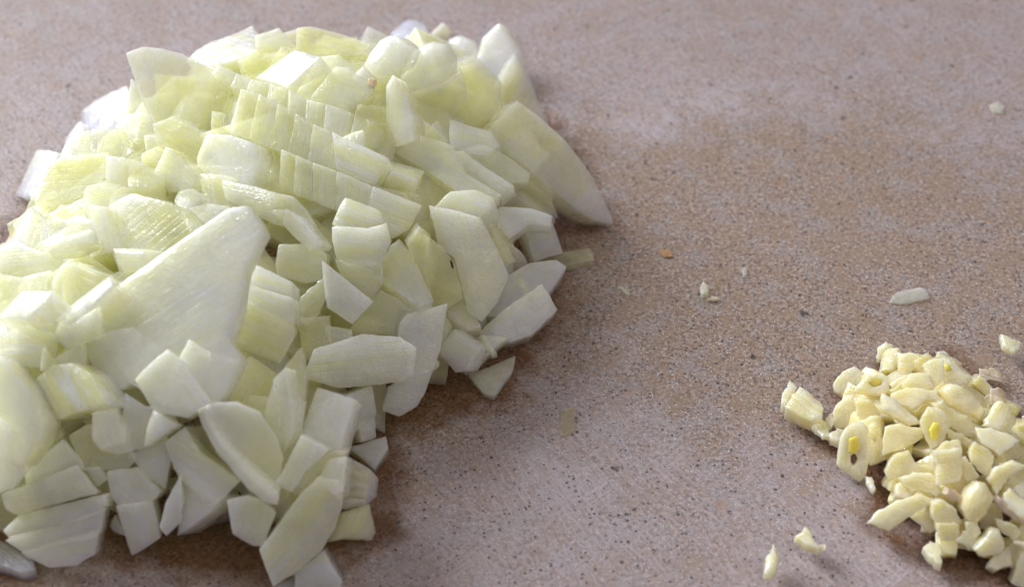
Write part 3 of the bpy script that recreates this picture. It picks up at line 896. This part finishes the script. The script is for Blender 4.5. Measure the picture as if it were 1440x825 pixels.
for k, s in enumerate(['5,440 160,380 320,320 405,428 400,437 230,480 70,527 22,500', '12,592 80,528 260,482 440,438 442,490 380,532 200,580 40,627',
                       '18,632 60,608 240,572 437,497 412,602 370,632 230,650 100,682', '84,682 250,632 412,590 392,690 312,737 200,742 120,702']):
    piece('G', s, None, n=(.0, -.62 - .06 * k, .76), t=6, tint=(.4, .42, .3, .1)[k], anchor=(75, 720), lift=6, off=(2.4, 1.7, 1.0, .2)[k], name='layer', parent=lc, bulge=.4, veins=.4, fib=-15)
piece('G', '110,342 260,218 332,300 347,342 320,327 150,382 118,402', 'pale slab sloping behind the four layered chunk', n='F', t=5, tint=.25, lift=5, name=S)
piece('G', '345,330 412,330 442,380 402,405', 'small pale chip behind the right end of the four layered chunk', n='F', t=4, tint=.3, lift=5, name=Z)
piece('G', '455,572 480,528 525,612 470,592', 'small translucent bit at the foot of the tall white front block', n='F', t=4, tint=.35, lift=2, name=Z)
piece('G', '-30,620 45,650 140,720 150,752 90,762 -30,725', 'flat pale slab lying on the board at the lower left corner', n='G', t=2.8, tint=.2, lift=0, name=S)
piece('H', '180,520 250,503 300,520 345,562 302,672 268,672 200,632', 'square pale block at the front edge, left of the long green slab', n='F', t=7, tint=.3, lift=7)
piece('H', '343,90 385,50 413,180 411,270 375,342 358,200', 'upright curved white strip in the front middle', n='FL', t=4, tint=.1, lift=8, name=S)
piece('H', '310,205 345,95 362,200 372,340 345,305', 'dim pale slab left of the upright curved white strip', n='F', t=5, tint=.35, lift=6, name=S)
piece('H', '380,50 440,-20 460,100 450,200 412,300 405,180', 'greenish translucent slab right of the upright curved strip', n='F', t=5, tint=.6, lift=4, name=S)
piece('H', '500,118 628,160 600,250 572,337 440,292', 'brightly lit white onion cube at the right front', n=(-.3, -.42, .86), t=5, tint=-.1, lift=10, r=.25, veins=.2)
piece('H', '372,420 440,290 537,340 452,412 410,482 350,455', 'pale dice under the lower left side of the brightly lit cube', n='F', t=6, tint=.08, lift=9)
piece('H', '600,150 690,110 705,212 580,310', 'pale triangular slab right of the brightly lit cube', n=(.5, -.65, .55), t=5, tint=.25, lift=4, name=S)
piece('H', '685,105 742,98 738,272 700,245', 'yellowish slab in the shadow right of the pale triangular slab', n='R', t=5, tint=.8, lift=1, name=S)
piece('H', '648,245 702,218 707,290 655,307', 'small pale upright dice at the right front foot', n='R', t=5, tint=.3, lift=3)
piece('H', '410,470 452,408 545,345 605,340 560,420 480,470 420,495', 'green slab behind the long green block at the front', n='F', t=5, tint=.6, lift=4, name=S)
lg = empty('onion_slab', 'long pale green onion block in front, pointing down to the bottom edge of the photo', (430, 730))
piece('H', '290,690 330,640 440,490 505,430 590,450 592,530 560,620 510,700 430,765 340,822 312,750', None, n=(.12, -.75, .65), t=7, tint=.5, anchor=(430, 730), lift=9, name='body', parent=lg, bulge=.8, fib=-50, veins=.7)
piece('H', '500,440 540,368 602,358 592,480 560,500', None, n=(-.1, -.5, .85), t=6, tint=.2, anchor=(430, 730), lift=9.5, off=.8, name='top_layer', parent=lg, bulge=.3)
rg = empty('onion_wedge', 'ridged onion wedge with fanned green ribs at the right front foot', (507, 675))
for k in range(5):
    a, b = k / 5, (k + 1) / 5
    def lp(p, q, u): return (p[0] + (q[0] - p[0]) * u, p[1] + (q[1] - p[1]) * u)
    e0, e1 = (592, 350), (590, 550)
    f0, f1 = (690, 405), (668, 535)
    q = [lp(e0, e1, a), lp(f0, f1, a), lp(f0, f1, b), lp(e0, e1, b)]
    piece('P', [(250 + x / 2.539, 500 + y / 2.539) for x, y in q], None, n=(.3 + .02 * k, -.72, .6), t=5, tint=(.5, .75, .5, .75, .55)[k], anchor=(507, 675), lift=5, off=(.2, 0, .4, .1, .3)[k], name='rib', parent=rg, bulge=.35, corner=.1)
piece('H', '692,408 716,440 711,502 668,535', None, n=(.85, -.4, .35), t=4, tint=.2, anchor=(507, 675), lift=5, name='end_face', parent=rg)
piece('H', '608,330 740,290 748,330 702,402 640,347', 'flat translucent slab lying behind the ridged wedge', n='FU', t=4, tint=.4, lift=1, name=S)
piece('H', '540,662 590,560 682,532 707,630 692,656 590,652', 'curled green tube shaped piece below the ridged wedge', n=(.2, -.6, .75), t=6, tint=.75, lift=5, r=1.5, bulge=1.5, veins=1)
piece('H', '425,778 520,700 562,770 582,802 575,850 428,850', 'white dice cut by the bottom edge of the photo', n='F', t=6, tint=.05, lift=4)
piece('H', '350,826 430,775 430,850 350,850', 'small bit beside the white dice at the bottom edge of the photo', n='U', t=4, tint=.25, lift=1, name=Z)

# ------------------------------------------------------------------ loose onion bits out on the board
LO = dict(cat='onion bit', group='loose bits scattered on the board')
piece('P', '787,576 808,571 809,605 790,613', 'small dull brown flake of dry onion skin with stripes, lying alone on the board', n='G', t=.5, tint=.4, name='skin_flake', r=.15, mat=BROWN_M, fib=-15, veins=2, **LO)
piece('P', '1250,424 1258,412 1275,406 1296,403 1305,409 1308,419 1290,423 1268,428', 'white translucent onion flake lying alone above the garlic', n='G', t=.5, tint=.1, name='onion_flake', r=.2, **LO)
piece('P', '984,403 989,394 997,400 996,412 987,414', 'white crumb in the middle of the bare board', n='G', t=1.8, tint=.05, name='onion_crumb', r=.4, **LO)
piece('P', '1004,394 1009,387 1013,389 1012,398 1006,401', 'yellowish crumb just right of the white crumb on the bare board', n='G', t=1.5, tint=.8, name='onion_crumb', r=.4, **LO)
piece('P', '994,421 1002,416 1012,419 1004,422', 'flat pinkish crumb below the white crumb on the bare board', n='G', t=.6, tint=.1, name='skin_flake', r=.15, mat=SKIN_M, **LO)
piece('P', '868,402 873,400 888,411 884,416', 'tiny curved pale shred right of the big wet wedge', n='G', t=1.0, tint=.4, name='onion_shred', r=.3, **LO)
piece('P', '1042,377 1049,375 1052,384 1046,388', 'faint translucent speck of onion right of the two crumbs', n='G', t=.6, tint=.1, name='onion_crumb', r=.2, **LO)
piece('P', '1390,148 1402,143 1414,150 1410,160 1396,158', 'faint pale flake blurred far back on the right of the board', n='G', t=.5, tint=.25, name='onion_crumb', r=.15, **LO)
piece('P', '926,351 940,350 948,360 934,361', 'orange brown crumb right of the tip of the thin green strip', n='G', t=.35, tint=.5, name='brown_crumb', r=.12, mat=flesh_material('orange_crumb', (.50, .30, .16), (.44, .25, .12), (.001, .0006, .0003), .5, .3, .1, .4), **LO)

# ------------------------------------------------------------------ chopped garlic
GC, GS, GP = 'garlic_clove', 'garlic_slice', 'garlic_piece'


def g(view, s, label, **kw):
    kw.setdefault('r', .16); kw.setdefault('t', 4); kw.setdefault('name', GP); kw.setdefault('tint', .3); kw.setdefault('rough', .42)
    kw.setdefault('bulge', RNG.uniform(0, .4)); kw.setdefault('lift', 2); kw.setdefault('corner', .05)
    return piece(view, s, label, heap=GARLIC, cat='garlic piece', group='chopped garlic pieces', **kw)


g('J', '78,480 105,400 140,333 187,380 150,450 112,512', 'white chip at the far left tip of the garlic pile', n='G', t=3.2, tint=.05, r=.3, veins=.6)
g('J', '108,505 160,440 205,378 280,440 357,500 347,587 282,607 200,560', 'long pale wedge lying on the board at the left of the garlic', n='G', t=3.6, tint=.08, r=.3, veins=1.2, fib=35)
g('J', '283,640 320,600 377,608 412,710 350,717', 'thin pale bit below the long pale wedge of garlic', n='G', t=1.6, tint=.15, r=.3)
g('J', '370,580 420,540 425,610 400,640', 'small pale crumb between the long wedge and the white shiny block', n='G', t=2, tint=.2)
g('J', '400,690 440,650 490,660 460,740 410,720', 'pale wet scrap at the left of the hollow garlic ring', n='G', t=2, tint=.15)
g('J', '688,190 715,130 760,90 806,115 792,180 750,250 700,227', 'bean shaped garlic tip standing alone behind the pile', n=(-.2, -.7, .7), t=4, tint=.35, r=.9, dome=.5, lift=1, name=GC)
g('J', '420,362 480,282 560,243 627,290 600,352 480,447 430,412', 'flat oval garlic slice at the back left of the pile', n=(-.2, -.6, .77), t=1.8, tint=.15, r=.5, lift=4, name=GS)
r6 = g('J', '556,400 640,300 720,298 782,315 792,400 760,442 660,427', 'garlic ring with a yellow centre beside the flat oval slice', n=(.1, -.5, .85), t=2.6, tint=.25, r=.5, lift=3, name=GS, hole='640,350 680,325 740,332 735,362 690,378')
g('J', '650,350 690,330 738,335 728,365 690,378', None, n=(.1, -.5, .85), t=1.2, tint=.5, lift=2.4, name='germ', parent=r6, mat=GERM_M, r=.4)
g('J', '408,620 430,500 550,418 565,480 583,560 550,632 440,652', 'white shiny garlic block on the left side of the pile', n=(-.1, -.6, .8), t=4, tint=.03, lift=3)
g('K', '0,425 60,450 160,520 240,580 252,622 180,627 60,560 0,512', 'long smooth stick of garlic lying across the back left of the pile', n='FU', t=2.6, tint=.22, r=1.0, lift=4, bulge=.6)
g('J', '560,480 650,458 732,560 722,612 620,612 575,560', 'yellowish block under the long smooth stick of garlic', n='F', t=4, tint=.55, lift=1.5)
r10 = g('P', '1176,655 1179,630 1184,608 1196,596 1214,592 1224,604 1225,640 1219,667 1211,682 1198,672 1180,658', 'upright hollow garlic slice with a bright yellow germ at the left front of the pile', n=(-.12, -.78, .6), t=2.4, tint=.12, r=.5, lift=5, name=GS, hole='1197,641 1203,639 1206,646 1201,655 1197,650')
g('P', '1193,617 1205,612 1210,628 1202,637 1193,635', None, n=(-.12, -.78, .6), t=1.4, tint=.8, lift=5.3, off=.5, name='germ', parent=r10, mat=GERM_M, r=.2, rough=.1)
g('J', '655,640 700,618 745,690 700,745 660,720', 'small block right of the upright hollow slice', n='F', t=4, tint=.4, lift=1.5)
g('K', '18,640 50,625 130,618 272,660 270,705 150,782 60,810 5,830 10,720', 'big rounded yellow garlic chunk right of the upright hollow slice', n=(-.1, -.65, .75), t=5, tint=.5, r=.6, lift=3, dome=.3)
g('K', '105,168 180,163 320,172 335,240 230,228 185,307 112,262', 'white hook shaped garlic piece at the back of the pile', n=(0, -.6, .8), t=3, tint=.15, lift=2, r=.8)
g('K', '128,362 190,298 300,292 332,390 240,400 158,388', 'torn pale garlic bit in front of the white hook shaped piece', n='FU', t=3, tint=.3, lift=3, rough=.35)
g('K', '270,230 330,200 400,210 400,330 330,400 300,300', 'wet stringy garlic shred beside the white hook shaped piece', n='FU', t=2.5, tint=.2, lift=4, rough=.4)
k3 = g('K', '370,200 430,200 515,280 583,322 552,367 400,372 380,300', 'pointed garlic slice with a yellow germ at the back of the pile', n='FU', t=3, tint=.25, lift=2.5, name=GS)
g('K', '405,240 440,238 455,275 415,272', None, n='FU', t=.9, tint=.8, lift=4.5, name='germ', parent=k3, mat=GERM_M, r=.4)
g('K', '362,158 400,150 443,182 430,202 370,192', 'white nub at the very back of the garlic pile', n='FU', t=3, tint=.05, lift=0)
g('K', '60,425 160,388 362,400 385,470 280,462 200,522 110,480', 'broad pale garlic chunk behind the long smooth stick', n='FU', t=4, tint=.3, lift=2.5)
g('K', '408,402 450,364 520,368 600,440 650,500 685,545 652,607 560,572 450,492', 'smooth oval clove end at the back right of the pile', n=(.1, -.6, .78), t=5, tint=.35, r=1.3, dome=.8, lift=3, name=GC)
g('K', '648,632 700,545 750,463 832,510 872,600 822,692 720,652', 'ribbed white garlic block at the right edge of the pile', n=(.1, -.6, .78), t=4, tint=.12, r=.35, lift=3, veins=1.6, fib=-60)
g('K', '605,640 700,645 775,675 855,700 892,732 762,827 650,745', 'pale ragged garlic chunk just below the ribbed white block', n='FU', t=3, tint=.12, lift=3.5, rough=.3)
k11 = g('K', '248,598 300,510 400,528 447,590 417,682 382,762 320,782 288,722', 'garlic chunk with a large oval yellow germ in the middle of the pile', n=(-.1, -.68, .72), t=4, tint=.2, lift=4, name=GS)
g('K', '305,660 330,612 368,618 375,665 348,722 318,715', None, n=(-.1, -.68, .72), t=1.6, tint=1, lift=4.9, name='germ', parent=k11, mat=GERM_M, r=.2, rough=.1)
g('K', '340,490 390,478 480,540 582,600 592,650 612,722 500,682 430,640', 'pale sloping garlic slab right of the chunk with the oval germ', n='F', t=3, tint=.2, lift=3)
g('K', '415,650 520,690 605,752 560,785 430,722', 'shaded yellow bit below the pale sloping slab of garlic', n='F', t=3, tint=.6, lift=1)
g('K', '330,790 380,740 492,723 517,782 505,835 400,840', 'jagged yellow garlic nugget right above the crisp white block', n='FU', t=3, tint=.5, lift=3.5)
g('M', '15,170 55,85 150,55 192,120 310,150 312,202 120,205 40,217', 'wide yellow garlic slab on the lower left of the pile', n='F', t=3.5, tint=.42, lift=2.5)
g('M', '288,60 440,38 457,80 452,230 400,240 308,247 322,150', 'crisp white upright garlic block in the centre of the pile', n=(-.05, -.75, .65), t=4, tint=.12, lift=5, r=.4)
g('M', '108,207 180,173 292,180 352,292 330,312 180,282 130,250', 'smooth pale garlic slab above the long stick', n=(-.1, -.6, .78), t=3, tint=.25, lift=3, r=.9)
g('M', '-90,462 -40,405 85,332 220,293 317,325 260,365 200,402 40,507 -70,472', 'long white garlic stick poking out at the front left of the pile', n=(-.1, -.6, .8), t=3.2, tint=.06, lift=4, r=.5)
g('M', '78,242 100,228 192,290 150,322 80,302', 'small white bit behind the long white garlic stick', n='FU', t=3, tint=.05, lift=1.5)
g('M', '163,427 250,373 302,430 302,512 270,522', 'pale triangular slab under the long white garlic stick', n=(0, -.8, .6), t=2.5, tint=.25, lift=1)
g('M', '298,352 350,328 422,390 457,467 320,462 288,440', 'pale yellow garlic block in the lower middle of the pile', n='F', t=4, tint=.35, lift=3)
g('M', '318,462 440,468 432,552 340,597 308,512', 'wedge below the pale yellow block at the front of the garlic', n=(0, -.85, .5), t=4, tint=.4, lift=2)
g('M', '233,592 270,558 332,570 337,692 310,682', 'small garlic bit lying on the board in front of the pile', n='G', t=2.2, tint=.3)
g('M', '455,380 490,290 540,224 592,235 637,312 602,422 542,462 480,442', 'plump smooth egg shaped garlic bit at the right front of the pile', n=(0, -.72, .7), t=5, tint=.3, r=1.4, dome=.9, lift=4.5, name=GC)
g('M', '353,300 370,253 452,310 440,342 400,342', 'brownish pink root end left of the plump egg shaped garlic bit', n='F', t=3, tint=.3, lift=4, mat=SKIN_M, r=.4)
g('M', '598,212 640,140 740,103 825,140 770,172 690,242 652,312', 'curved pale garlic slice at the right edge of the photo', n=(-.1, -.65, .75), t=3, tint=.15, lift=4, r=.8, name=GS)
g('M', '498,60 530,3 640,80 612,202 550,182 510,112', 'tall pale slab above the plump egg shaped garlic bit', n='F', t=3, tint=.25, lift=3)
g('M', '455,90 510,120 547,205 465,235', 'yellow shaded bit right of the crisp white garlic block', n='F', t=3, tint=.6, lift=1.5)
g('M', '688,290 720,263 850,370 850,440 790,440 700,352', 'pale flat garlic slab touching the right edge, above the pink streak', n='FU', t=3, tint=.15, lift=3.5)
g('M', '638,340 670,318 800,440 840,480 790,475 720,432', 'garlic strip streaked with pink skin at the right edge', n='F', t=3, tint=.5, lift=2.5, mat=SKIN_M, r=.4)
g('M', '425,562 470,498 540,518 575,560 500,612', 'knobbly garlic bit at the front foot of the pile', n='F', t=3.5, tint=.3, lift=1.5)
g('M', '517,612 570,558 620,480 662,500 692,560 680,642 580,662', 'rounded white garlic chunk at the front foot of the pile', n='F', t=4, tint=.12, r=.6, dome=.4, lift=3.5)
g('M', '480,450 540,460 560,520 520,540 475,510', 'small pinkish white bit beneath the plump egg shaped garlic', n='F', t=3, tint=.1, lift=2)
g('M', '598,700 630,648 720,600 752,690 650,732', 'front-most pale garlic bit resting on the board', n='FU', t=3, tint=.25, lift=1.5)
g('M', '638,430 720,458 802,510 750,562 680,512', 'wet pale garlic bit between the pink streak and the white front chunk', n='F', t=3, tint=.25, lift=2.5)
g('M', '738,800 760,700 805,600 850,640 850,850', 'garlic slab cut off by the lower right corner of the photo', n='F', t=3, tint=.25, lift=1.5)
g('M', '738,270 805,218 850,240 850,330 790,320', 'white garlic bit at the right edge, under the curved slice', n='FU', t=3, tint=.1, lift=3)
g('M', '755,567 805,560 850,570 830,615', 'slender white garlic splinter at the right edge', n='FU', t=1.5, tint=.08, lift=3.5, r=.3)
pe = g('K', '620,270 680,280 712,255 755,300 800,382 690,342 625,357', 'pinkish papery garlic skin petal right behind the pile', n=(.1, -.3, .9), t=.5, tint=.1, r=.15, lift=1.5, mat=SKIN_M, name='garlic_skin', bulge=.6, veins=1.5)
g('K', '698,397 740,383 802,430 797,492 740,472 700,522', 'greyish papery skin scrap above the ribbed white block', n=(.1, -.4, .85), t=.5, tint=.2, r=.12, lift=1, mat=SKIN_M, name='garlic_skin', bulge=.5, veins=1.5)
g('K', '638,462 690,430 695,455 680,485', 'tiny curled skin scrap left of the greyish skin scrap', n='FU', t=.6, tint=.3, r=.15, lift=1.5, mat=SKIN_M, name='garlic_skin', bulge=.3)
g('K', '763,52 840,70 905,88 902,130 850,162 790,122', 'pale garlic chip lying apart at the right edge, above the pile', n='G', t=1.8, tint=.12, r=.5)
GL = dict(cat='garlic bit')
g('L', '138,742 148,655 195,568 222,650 212,732 180,748', 'slim pointed garlic sliver like a seed, alone at the bottom of the photo', n='G', t=3.2, tint=.2, r=1.2, dome=.3)
g('L', '315,532 355,520 370,480 405,500 415,550 440,590 487,583 450,617 380,582', 'torn yellowish garlic scrap right of the seed like sliver', n='G', t=2, tint=.45, r=.2, rough=.3)
g('L', '712,180 745,195 775,270 760,285 715,235', 'pale thin sliver at the foot of the upright hollow slice', n='G', t=1.4, tint=.2, r=.4)

# ------------------------------------------------------------------ pieces seen only through the gaps, and those on the far sides


def dice_mesh(i, kind, k=1.0):
    R = random.Random(100 + i)
    a, b = R.uniform(4.5, 8.5) * k, R.uniform(3.8, 6.0) * k
    poly = [(-a + R.uniform(-1.5, 1.5) * k, -b + R.uniform(-1.2, 1.2) * k), (a + R.uniform(-2, 2) * k, -b + R.uniform(-1.5, 1.5) * k),
            (a + R.uniform(-2, 2) * k, b + R.uniform(-1.5, 1.5) * k), (-a + R.uniform(-1.5, 1.5) * k, b + R.uniform(-1.2, 1.2) * k)]
    t = R.uniform(4.5, 7.5) * k
    vs, fs = solid(poly, t, .13 if kind == 'o' else .2, R.uniform(0, 1.2) * k, 0, 0, R.uniform(.85, 1.05), .12 if kind == 'o' else .3, i * 5.1, step=1.5 if k == 1 else .9)
    return [(x, y, z + t / 2) for x, y, z in vs], fs


PREP = {'of', 'in', 'on', 'at', 'with', 'below', 'beside', 'under', 'left', 'right', 'above', 'behind', 'between', 'near', 'against', 'to', 'just', 'right.', 'out',
        'high', 'from', 'standing', 'jutting', 'lying', 'across', 'that', 'sticking', 'running', 'leaning', 'tucked', 'peeping', 'by', 'poking', 'half', 'sloping'}


def short(lab):
    lab = lab.split(',')[0]
    ws = lab.split()
    while len(ws) > 8:
        k = max((i for i, x in enumerate(ws) if x in PREP and i > 2), default=8)
        ws = ws[:min(k, len(ws) - 1)]
    while ws[-1] in PREP or ws[-1] in ('the', 'a', 'directly', 'half'):
        ws = ws[:-1]
    return ' '.join(ws)


TAKEN = set()


def near_label(P, onion, tint):
    v = P - CAM
    z = v.dot(FW)
    x, y = 720 + FPX * v.dot(RT) / z, 412.5 - FPX * v.dot(UP) / z
    if not (0 < x < 1440 and 0 < y < 825):
        return None
    tone = ('yellow green' if tint > .65 else 'pale green' if tint > .42 else 'whitish') if onion else ('yellow' if tint > .55 else 'cream')
    near = sorted((a for a in PLACED if a[2] == onion), key=lambda a: (a[0] - x) ** 2 + (a[1] - y) ** 2)
    lab = None
    for a in near[:9]:
        lab = f"{tone} {'dice' if onion else 'garlic bit'} half hidden beneath the {short(a[3])}"
        if lab not in TAKEN:
            break
    TAKEN.add(lab)
    return lab


def fill(heap, kind, n_var, spacing, depth, bounds, mat, name, label, cat, group, k, limit):
    R = random.Random(5 if kind == 'o' else 6)
    protos, placed = [], []
    for _ in range(9000):
        if len(placed) >= limit: break
        x, y = R.uniform(bounds[0], bounds[1]), R.uniform(bounds[2], bounds[3])
        if heap.sd(x, y) < 6.0 * k: continue
        z = heap.z(x, y)
        nn = heap.normal(x, y)
        p = Vector((x, y, z))
        if any((p - q).length < spacing for q in placed): continue
        placed.append(p)
        c = p - nn * depth * R.uniform(.8, 1.25)
        c.z = max(c.z, 3.4 * k)
        N = (nn + Vector((R.gauss(0, .35), R.gauss(0, .35), R.gauss(0, .25)))).normalized()
        a = R.uniform(0, 6.283)
        X = Vector((math.cos(a), math.sin(a), 0)); X = (X - N * X.dot(N)).normalized()
        Y = N.cross(X)
        M = Matrix.Translation(c * MM) @ Matrix((X, Y, N)).transposed().to_4x4()
        if len(protos) < n_var:
            vs, fs = dice_mesh(len(protos) + (0 if kind == 'o' else 50), kind, k)
            o = mesh_obj(name, vs, fs, mat, M)
            o.data.transform(Matrix())
            protos.append(o)
        else:
            o = R.choice(protos).copy()
            COL.objects.link(o)
            o.matrix_basis = M
        o['kind'] = 'thing'
        o['label'] = label; o['category'] = cat; o['group'] = group
        o['tint'] = R.uniform(.3, 1.05)
        o['label'] = near_label(c * MM, kind == 'o', o['tint']) or label
        o['veins'] = R.uniform(.3, 1.0)
        # keep the low corners on the board
        low = min((M @ v.co).z for v in o.data.vertices)
        if low < .0002:
            o.matrix_basis = Matrix.Translation((0, 0, .0002 - low)) @ M


fill(ONION, 'o', 14, 8.6, 5.8, (-128, 24, -80, 86), ONION_M, 'onion_dice', 'plain pale onion dice showing only in gaps between the larger onion pieces', 'onion piece', 'onion dice in the gaps of the heap', 1.0, 180)
fill(ONION, 'o', 10, 13.5, 13.0, (-118, 14, -70, 76), ONION_M, 'onion_dice', 'plain pale onion dice buried deep under the larger onion pieces', 'onion piece', 'onion dice in the gaps of the heap', 1.0, 60)
fill(GARLIC, 'g', 12, 4.6, 3.0, (40, 130, -82, 0), GARLIC_M, 'garlic_piece', 'plain pale garlic bit showing only in gaps between larger pieces of the garlic pile', 'garlic piece', 'garlic bits in the gaps of the pile', .46, 72)
